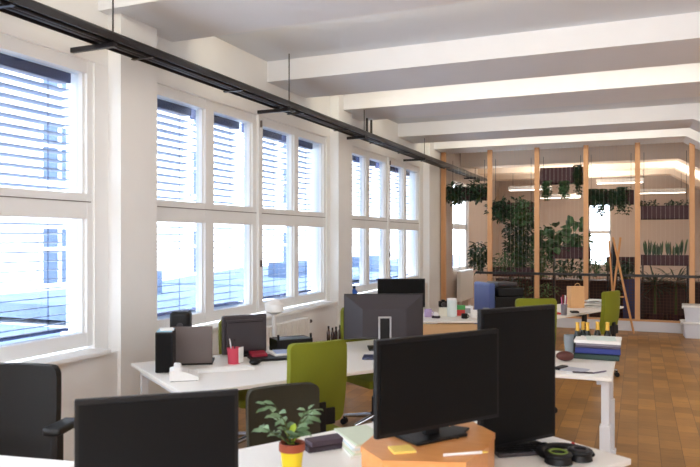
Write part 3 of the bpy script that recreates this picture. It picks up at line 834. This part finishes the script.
M().cyl((0, 0, .20), .06, .018).build('lid', WHITE, jr, smooth=True)
gb = thing('box', 'red box with green lid right of the milky canister', 'box', PZ(460.5, 8.0, .74), .3)
M().box((0, 0, .035), (.10, .09, .07), bev=.003).build('carton', mat('bright_red_card', (200, 60, 58), .6), gb); M().box((0, 0, .095), (.105, .095, .05), bev=.003).build('lid', mat('green_card', (70, 150, 80), .6), gb)
gx = thing('box', 'white patterned box at the right of the far desk', 'box', PZ(468, 8.0, .74), .1)
M().box((0, 0, .055), (.11, .10, .11), bev=.003).build('carton', WHITE, gx); M().box((0, -.051, .06), (.07, .003, .06)).build('grey_label', mat('grey_print', (150, 150, 154), .7), gx)
mug('black mug in front of the white patterned box', 464.5, 7.7, .036, .055, BLACK)
mug('white mug near the right end of the far desk', 474, 7.75, .04, .09, WHITE)
mug('clear drinking glass behind the top edge of the tall monitor', 486, 7.8, .034, .11, CLEAR, False, 'drinking_glass', 'glass')
cp = thing('office_copier', 'large blue and black copier in front of the partition', 'copier', PZ(497, 9.6, 0), ang(1, .28)); cp.scale = (.84, 1, 1)
M().box((.06, 0, .42), (.50, .52, .84), bev=.01).build('cabinet', BLACK, cp)
M().box((-.235, 0, .60), (.10, .50, .86), bev=.03).build('side_cover', mat('blue_cover', (72, 88, 140), .45), cp)
M().box((.10, 0, .90), (.46, .50, .12), bev=.02).build('lid', BLACK, cp)
M().box((.12, .05, 1.0), (.36, .36, .06), bev=.02).build('paper_feeder', DARKGREY, cp)
# far right desk items
pb = thing('paper_bag', 'brown paper bag on the desk near the partition', 'bag', F2(1.17, .36), ang(1, .3))
KR = mat('kraft_paper', (216, 168, 118), .8, noise=.05)
bgm = M().box((0, 0, .14), (.20, .10, .28), bev=.004); bgm.build('bag', KR, pb)
h = M(); torus(h, (0, -.04, .28), .04, .004, a0=0, a1=PI, rot=Matrix.Rotation(PI/2, 3, 'X')); h.build('handle', KR, pb, smooth=True)
pc = thing('pen_cup', 'glass cup with pink and red pens on the desk near the partition', 'pen cup', PZ(564, 8.02, .74))
M().lathe([(0, 0), (.032, 0), (.04, .13), (.037, .13), (.03, .006), (0, .006)], n=18).build('cup', mat('smoky_plastic', (120, 116, 124), .3), pc, smooth=True)
for i in range(6):
    a = i*PI/3; M().rod((.012*math.cos(a), .012*math.sin(a), .01), (.032*math.cos(a), .032*math.sin(a), .215+.012*(i % 3)), .005, n=8).build('pen', [MAG, WHITE, RED, mat('pink_pen', (226, 120, 160), .5), PURP, WHITE][i], pc)
cr = M(); rnd = random.Random(3)
for i in range(7): cr.box((rnd.uniform(-.09, .09), rnd.uniform(-.06, .06), .012+.014*i), (.30-.025*i, .20, .008), rot=Matrix.Rotation(rnd.uniform(-.4, .4), 3, 'Z') @ Matrix.Rotation(rnd.uniform(-.06, .06), 3, 'X'))
cr = cr.build('document', PAPER, None, loc=F2(1.47, .26), rz=ang(*F2U)); tag(cr, 'loose heap of white papers left of the far green chair', 'papers')
rbx = slab('notepad', 'red notepad on the left end of the desk near the partition', 'notepad', PZ(555.5, 8.15, .74), (.10, .14, .02), .5, RED)
slab('phone', 'black phone in front of the paper heap on the far right desk', 'phone', PZ(574.5, 8.3, .74), (.09, .10, .02), .3, BLACK, .004)

# ------------------------------------------------------------------ crates and easel on the floor
def crate(label, loc, rz):
    t = thing('storage_box', label, 'storage box', loc, rz, 'white plastic boxes by the right edge')
    pl = mat('translucent_white', (214, 216, 224), .4)
    b = M(); 
    z0_, z1_ = 0, .235
    a = [(-.25, -.17), (.25, -.17), (.25, .17), (-.25, .17)]
    va = [b.bm.verts.new((x, y, 0)) for x, y in a]; vb = [b.bm.verts.new((x*1.12, y*1.12, z1_)) for x, y in a]
    b.bm.faces.new(va); b.bm.faces.new(vb)
    for i in range(4): b.bm.faces.new((va[i], va[(i+1) % 4], vb[(i+1) % 4], vb[i]))
    b.build('tub', pl, t)
    M().box((0, 0, .252), (.60, .42, .034), bev=.012).build('lid', WHITE, t)
    for s_ in (-1, 1): M().box((s_*.295, 0, .222), (.02, .12, .04), bev=.005).build('clip', WHITE, t)
    return t
cp_ = G(701, 337.5, 0)
c1 = crate('white plastic storage box on the floor, lower of two', cp_, .05)
dup(c1, 'white plastic storage box stacked on another at the right edge', cp_+Vector((.02, .02, .2695)), -.03)
es = thing('easel', 'wooden folding easel in front of the partition', 'easel', (0, 0, 0))
WOODE = wood_mat('easel_wood', (196, 140, 88), (214, 160, 106), (8, 8, 1), .5)
fr = G(634, 334.5, 0); ap1 = PZ(613, 12.0, 1.66); fl = PZ(608.5, 11.98, 0); ap2 = PZ(620.5, 11.95, 1.66); rl_ = PZ(615, 12.12, 0); ap3 = PZ(609, 12.02, 1.60)
base = (fr+fl+rl_)/3; es.location = base
def rel(v): return v-base
M().rod(rel(fr)+Vector((0, 0, .01)), rel(ap1), .019, n=8).build('leg', WOODE, es); M().rod(rel(fl)+Vector((0, 0, .01)), rel(ap2), .019, n=8).build('leg', WOODE, es); M().rod(rel(rl_)+Vector((0, 0, .01)), rel(ap3), .017, n=8).build('leg', WOODE, es)
q1 = PZ(611, 11.95, .62); q2 = PZ(624, 11.9, .62)
M().rod(rel(q1), rel(q2), .015, n=8).build('crossbar', WOODE, es)
ub = thing('folded_parasol', 'dark folded parasol leaning behind the wooden easel', 'parasol', PZ(613.5, 12.6, 0))
M().lathe([(.02, .05), (.06, .25), (.07, .9), (.04, 1.45), (.012, 1.62), (0, 1.63)], n=12).build('cloth', mat('dark_teal_cloth', (26, 32, 42), .8), ub, smooth=True)
M().cyl((0, 0, .06), .018, .12).build('tip', BLACKMET, ub)

# ------------------------------------------------------------------ partition
pa = thing('partition_screen', 'timber post partition with black rail and white plinth across the room', 'partition', (0, YP, 0))
px_posts = [443.8, 490, 537, 586, 637.5, 692]
xs = [PY(p_, 200, YP).x for p_ in px_posts]+[PY(692, 200, YP).x+.87, PY(692, 200, YP).x+1.74, PY(692, 200, YP).x+2.61]
for x in xs: M().box((x, 0, HB/2), (.085, .085, HB-.004), bev=.004).build('post', POSTW, pa)
M().box(((XW+XR)/2+.02, -.02, .09), (XR-XW-.06, .06, .175), bev=.003).build('plinth', mat('plinth_white', (214, 214, 220), .5), pa)
M().box(((XW+XR)/2+.02, 0, .195), (XR-XW-.06, .10, .03), bev=.003).build('sill_rail', POSTW, pa)
M().box(((xs[0]+XR)/2+.3, -.055, .985), (XR-xs[0]-.7, .04, .045), bev=.004).build('rail', BLACKMET, pa)
mesh = M()
xx = xs[1]+.06
while xx < xs[-1]:
    mesh.rod((xx, 0, .21), (xx, 0, .96), .0035, n=4); xx += .055
z = .26
while z < .95:
    mesh.rod((xs[1], .01, z), (xs[-1], .01, z), .003, n=4); z += .055
mesh.build('mesh_panel', mat('brown_mesh', (92, 62, 48), .7), pa)
st = M(); xx = xs[0]+.06
while xx < xs[-1]:
    st.rod((xx, .06, 1.0), (xx, .06, HB-.002), .0014, n=4); xx += .0725
st = st.build('string_curtain', mat('white_string', (206, 196, 190), .8), None, loc=(0, YP, 0)); tag(st, 'thin vertical strings strung between the timber posts', 'strings', kind='stuff')

# ------------------------------------------------------------------ planters and plants behind the partition
DK = leaf_mat('dark_leaf', (22, 44, 34), (46, 76, 52)); MDL = leaf_mat('mid_leaf', (44, 78, 50), (84, 118, 78)); LT = leaf_mat('light_leaf', (74, 110, 60), (120, 150, 90))
STEM = mat('plant_stem', (70, 84, 40), .7)
def planter(label, px0, px1, py0, py1, Y, depth=.22, group='dark planter boxes on the partition'):
    a = PY(px0, py0, Y); b = PY(px1, py1, Y)
    w_, h_ = b.x-a.x, a.z-b.z
    t = thing('planter_box', label, 'planter', ((a.x+b.x)/2, Y+depth/2, b.z), 0, group)
    m = M().box((0, 0, .008), (w_, depth, .016))
    for s_ in (-1, 1):
        m.box((0, s_*(depth/2-.008), h_/2), (w_, .016, h_)); m.box((s_*(w_/2-.008), 0, h_/2), (.016, depth-.03, h_))
    m.build('box', PLANTER, t)
    M().box((0, 0, h_-.03), (w_-.035, depth-.035, .02)).build('soil', mat('soil', (38, 28, 24), .9), t)
    m = M()
    if b.z > 1.3:
        for s_ in (-1, 1): m.rod((s_*(w_/2-.05), 0, h_-.01), (s_*(w_/2-.05), 0, 3.2-b.z), .004, n=6)
        m.build('hanger', BLACKMET, t)
    else:
        for s_ in (-1, 1): m.box((s_*(w_/2-.03), 0, -b.z/2), (.03, depth*.8, b.z))
        m.build('leg', BLACKMET, t)
    return Vector(((a.x+b.x)/2, Y+depth/2, a.z)), w_
def plant(name, label, px, py, Y, rx, rz_, n=140, m=DK, L=.10, wd=.05, pot=None, seed=1, down=False, group=None, stems=True):
    """bushy plant filling an ellipsoid around a pixel-centred point on depth Y"""
    c = PY(px, py, Y); r = random.Random(seed)
    zb = 0 if pot is None else pot
    t = thing(name, label, 'plant', (c.x, c.y, c.z-rz_ if not down else c.z+rz_), 0, group)
    o = rz_ if not down else -rz_
    lf = M(); st = M(); root = Vector((0, 0, 0))
    for i in range(n):
        while True:
            p_ = Vector((r.uniform(-1, 1), r.uniform(-1, 1), r.uniform(-1, 1)))
            if p_.length < 1: break
        p_ = Vector((p_.x*rx, p_.y*min(rx, .22), p_.z*rz_+o))
        d = Vector((p_.x/rx+r.uniform(-.7, .7), p_.y/.22+r.uniform(-.9, .5), r.uniform(-.8, .5)))
        lf.leaf(p_, d, (r.uniform(-.4, .4), r.uniform(-.6, 0), 1), L*r.uniform(.7, 1.25), wd*r.uniform(.7, 1.2))
        if stems and i % 7 == 0: st.rod(root, p_, .005, .003, 5)
    lf.build('foliage', m, t)
    if stems: st.build('stem', STEM, t)
    else: st.bm.free()
    return t
def vine(label, px, py0, py1, Y, wdt, seed, m=DK):
    a = PY(px, py0, Y); b = PY(px, py1, Y); r = random.Random(seed); h = a.z-b.z
    t = thing('trailing_plant', label, 'plant', a, 0)
    lf = M(); st = M()
    for k in range(9):
        x = r.uniform(-wdt/2, wdt/2); ln = h*r.uniform(.55, 1); y = r.uniform(-.06, .02); prev = Vector((x*.4, 0, .02))
        for q in range(10):
            p_ = Vector((x+.02*math.sin(q+k), y-.03*min(q, 2), .02-ln*q/9)); st.rod(prev, p_, .003, n=4); prev = p_
            for _ in range(3):
                aa = r.uniform(0, 2*PI); lf.leaf(p_, (math.cos(aa), math.sin(aa), -.5), (0, 0, 1), r.uniform(.05, .085), r.uniform(.035, .05))
    lf.build('foliage', m, t); st.build('stem', STEM, t)
    return t
Y1 = YP+.22
# upper left shelf box
planter('short dark planter at the left between the first two posts', 449, 486, 188, 200, Y1)
plant('hanging_plant', 'dark bushy plant at the top left of the partition', 455, 193, Y1-.04, .19, .21, 230, DK, seed=2, L=.11, wd=.065)
plant('hanging_plant', 'dark leafy plant just left of the second post, high up', 478, 190, Y1-.04, .17, .21, 210, DK, seed=3, L=.11, wd=.065)
planter('long dark planter high between the second and third posts', 492, 533, 203, 212, Y1+.05)
plant('hanging_plant', 'dense dark plant right of the second post, high up', 500, 210, Y1-.03, .23, .22, 280, DK, seed=4, L=.11, wd=.065)
plant('hanging_plant', 'grey green plant left of the third post, high up', 522, 213, Y1-.03, .21, .27, 330, MDL, seed=5, L=.08)
planter('long dark planter at the top between the third and fourth posts', 540, 583, 168, 183, Y1)
vine('trailing vine on the left of the topmost dark planter', 547, 182, 201, Y1-.04, .13, 11, MDL)
vine('trailing vine in the middle of the topmost dark planter', 563, 182, 200, Y1-.04, .16, 12, MDL)
vine('trailing vine on the right of the topmost dark planter', 578, 166, 196, Y1-.06, .12, 13, DK)
planter('dark planter with long vines between the fourth and fifth posts', 588, 634, 191, 204, Y1)
vine('dark vine on the left of the planter beside the fourth post', 592, 190, 208, Y1-.04, .12, 14)
vine('dark vine hanging in front of the bright far window', 601, 190, 218, Y1-.04, .14, 15)
vine('dark vine spilling over the middle of the planter by the fifth post', 615, 190, 211, Y1-.04, .16, 16)
vine('dark vine hanging lowest, near the fifth post', 624, 188, 217, Y1-.05, .16, 17)
planter('dark planter with low tufts between the two rightmost posts, upper', 641, 690, 206, 219, Y1)
for i, px in enumerate((643, 653, 672, 684)):
    plant('grass_tuft', ['small dark tuft beside the fifth post in the upper right planter', 'second small dark tuft from left in the upper right planter', 'third small dark tuft from left in the upper right planter', 'small dark tuft nearest the right post in the upper right planter'][i], px, 203.5, Y1+.1, .09, .055, 45, DK, L=.06, wd=.03, seed=20+i)
planter('dark planter holding snake plants between the two rightmost posts', 641, 690, 255, 266, Y1)
def snake(label, px, py0, py1, Y, seed, n=9, spread=.11):
    a = PY(px, py0, Y); b = PY(px, py1, Y); h = a.z-b.z; r = random.Random(seed)
    t = thing('snake_plant', label, 'plant', b, 0, 'snake plants in the right planter')
    lf = M()
    for i in range(n):
        x = r.uniform(-spread, spread)*.6; y = r.uniform(-.05, .05)
        lf.leaf((x, y, -.01), (x*1.2+r.uniform(-.05, .05), r.uniform(-.1, .1), .6), (r.uniform(-.5, .5), -1, .2), h*r.uniform(.6, 1.1), .036)
    lf.build('foliage', leaf_mat('snake_leaf', (34, 56, 40), (70, 96, 62)), t)
    M().cyl((0, 0, -.005), .05, .02, n=12).build('root_ball', mat('soil', (38, 28, 24), .9), t)
for i, (px, pt_) in enumerate(((649, 240), (658, 241), (671, 240), (681, 239))):
    snake(['leftmost snake plant', 'second snake plant from the left', 'third snake plant from the left', 'rightmost snake plant'][i]+' in the lower right planter', px, pt_, 256, Y1+.1, 30+i)
plant('ficus', 'dark tree-like plant at far left between first two posts', 479, 256, Y1+.15, .17, .30, 170, DK, L=.12, wd=.07, seed=40)
plant('climbing_plant', 'tall dark climbing plant behind the third post', 520, 235, Y1+.35, .30, .78, 800, DK, L=.12, wd=.06, seed=41)
plant('fern', 'light green bushy fern low behind the second and third posts', 508, 262, Y1+.1, .28, .22, 200, MDL, L=.11, wd=.03, seed=42)
plant('fern', 'pale leafy plant climbing the third post above the rail', 541, 255, Y1+.12, .20, .47, 260, MDL, L=.10, wd=.06, seed=43)
plant('monstera', 'large-leaved plant right of the third post', 556, 240, Y1+.28, .35, .28, 90, MDL, L=.22, wd=.18, seed=44)
plant('monstera', 'large-leaved plant just left of the fourth post', 575, 236, Y1+.30, .22, .30, 45, MDL, L=.2, wd=.16, seed=45)
planter('dark planter in the middle between the third and fourth posts', 552, 590, 247, 259, Y1+.1)
plant('fern', 'dark drooping plant below the middle planter', 570, 266, Y1+.2, .34, .20, 140, DK, L=.13, wd=.05, seed=46)
plant('fern', 'green plant low at the fourth post beside the easel', 596, 266, Y1+.1, .18, .20, 100, MDL, L=.13, wd=.035, seed=47)
planter('long dark planter low behind the second post along the rail', 487, 534, 267, 277, Y1+.1)
planter('dark trough behind the easel', 606, 637, 257, 272, Y1+.4)
plant('fern', 'dark plant behind the easel below the trough', 625, 270, Y1+.2, .22, .18, 120, DK, L=.14, wd=.035, seed=48)
plant('shrub', 'leafy dark plant low behind the copier at the second post', 520, 288, Y1+.3, .5, .3, 170, DK, L=.10, wd=.045, seed=52)
plant('herb_plant', 'pale leafy plant on the sill behind the green chair top', 545, 290, Y1+.2, .28, .14, 110, LT, L=.07, wd=.035, seed=53)
# spiky palms low right
def palm(label, px, py, Y, R, seed, m=DK, n=46):
    c = PY(px, py, Y); r = random.Random(seed)
    t = thing('palm', label, 'plant', (c.x, c.y, 0), 0)
    lf = M()
    for i in range(n):
        a = r.uniform(0, 2*PI); up = r.uniform(-.5, 1)
        lf.leaf((0, 0, c.z), (math.cos(a), math.sin(a)*.5, up), (0, 0, 1), R*r.uniform(.6, 1.05), .035)
    lf.build('foliage', m, t)
    M().rod((0, 0, .25), (0, 0, c.z), .025, .015, 8).build('trunk', STEM, t)
    M().lathe([(0, 0), (.12, 0), (.15, .26), (.14, .26), (.11, .02), (0, .02)], n=18).build('pot', PLANTER, t, smooth=True)
palm('spiky dark palm behind the right bay near the fifth post', 655, 285, YP+.62, .5, 60)
palm('spiky dark palm behind the right bay near the right post', 676, 282, YP+.68, .52, 61)
palm('spiky dark palm low behind the easel', 628, 292, YP+.66, .45, 62)
# low dark timber benches / panels behind the rail
LOW = mat('dark_bench_wood', (62, 40, 38), .7, noise=.2, nscale=8)
lb = thing('planter_bench', 'long low dark bench behind the partition mesh', 'bench', ((xs[0]+.8+xs[-3])/2, YP+1.15, 0))
M().box((0, 0, .80), (xs[-3]-xs[0]-.9, .5, .05)).build('bench_top', LOW, lb); M().box((0, .1, .40), (xs[-3]-xs[0]-1.0, .3, .78)).build('bench_front', LOW, lb)
bp = M().box((0, 0, .45), (.30, .04, .9), bev=.005).build('blue_panel', mat('dull_blue_board', (58, 60, 100), .6), None, loc=PZ(632, 12.9, 0)); bp.name = 'notice_board'; tag(bp, 'dull blue board standing behind the mesh beside the easel', 'board')
bp.location = Vector((PY(632, 300, YP+.3).x, YP+.3, 0))

# suspended lamps in the back room
for i, (px, py, Y) in enumerate(((620, 183, 16.6), (530, 190, 16.6), (560, 198, 18.0), (662, 193, 17.3))):
    c = PY(px, py, Y)
    t = thing('ceiling_lamp', 'long white strip lamp beyond the partition, ' + ['above the vine planter', 'leftmost one, by the second post', 'behind the third bay', 'above the upper right planter'][i], 'lamp', c, 0, 'strip lamps in the room beyond')
    M().box((0, 0, .05), (1.0, .16, .09), bev=.005).build('housing', mat('lamp_grey', (170, 165, 160), .5), t)
    M().box((0, 0, 0), (.96, .14, .012)).build('diffuser', mat('lamp_diffuser', (255, 246, 232), .5, emit=3.2), t)
    m_ = M()
    for s_ in (-.4, .4): m_.rod((s_, 0, .09), (s_, 0, HS-c.z), .004, n=6)
    m_.build('hanger', TRACK, t)

# ------------------------------------------------------------------ light
def area(name, loc, size, energy, col, rot, sy=None):
    l = bpy.data.lights.new(name, 'AREA'); l.energy = energy; l.color = col; l.size = size
    if sy: l.shape = 'RECTANGLE'; l.size_y = sy
    o = bpy.data.objects.new(name, l); C.objects.link(o); o.location = loc; o.rotation_euler = rot
    return o
WARM = (1, .88, .72)
# cove strips above the rear edge of each beam, washing the next face
for y in (.75, 5.0, 9.4, 3.12, 7.43, 11.74):
    area('cove_light', (-1.2, y, HB+.11), 4.4, 12, (1, .88, .68), (PI/2, 0, 0), .06)
# added fill lights without fixtures, overhead behind the camera and to the right
for x, y in ((-1.2, -2.6), (2.2, -2.6), (3.3, 7.5)):
    area('overhead_fill_light', (x, y, 2.75), 1.2, 60, (.97, .98, 1), (0, 0, 0), .6)
# added cool fill light in front of the windowless wall behind the camera
area('rear_fill_light', (.6, Y0+.15, 1.5), 5.5, 150, (.90, .95, 1), (PI/2+.45, 0, 0), 1.5)
# upward fill lights added to brighten the back room beams, no fixtures
for x, y in ((-1.5, 15.9), (1.0, 15.9), (-1.0, 17.6)):
    area('back_room_fill_light', (x, y, 2.62), 1.2, 34, WARM, (PI, 0, 0), .3)

sun = bpy.data.lights.new('sun', 'SUN'); sun.energy = 2.0; sun.angle = .02; sun.color = (1, .98, .95)
so = bpy.data.objects.new('sun', sun); C.objects.link(so)
so.rotation_euler = Vector((-.75, .25, -.62)).to_track_quat('-Z', 'Y').to_euler()
wd_ = bpy.data.worlds.new('world'); sc.world = wd_; wd_.use_nodes = True
nt = wd_.node_tree; bg = nt.nodes['Background']; bg.inputs[0].default_value = (.90, .95, 1, 1); bg.inputs[1].default_value = 7.4

sc.view_settings.view_transform = 'Standard'
sc.view_settings.look = 'None'
sc.view_settings.exposure = .5
sc.cycles.max_bounces = 8; sc.cycles.diffuse_bounces = 5; sc.cycles.transparent_max_bounces = 12
sc.cycles.sample_clamp_indirect = 6
sc.cycles.caustics_reflective = False; sc.cycles.caustics_refractive = False
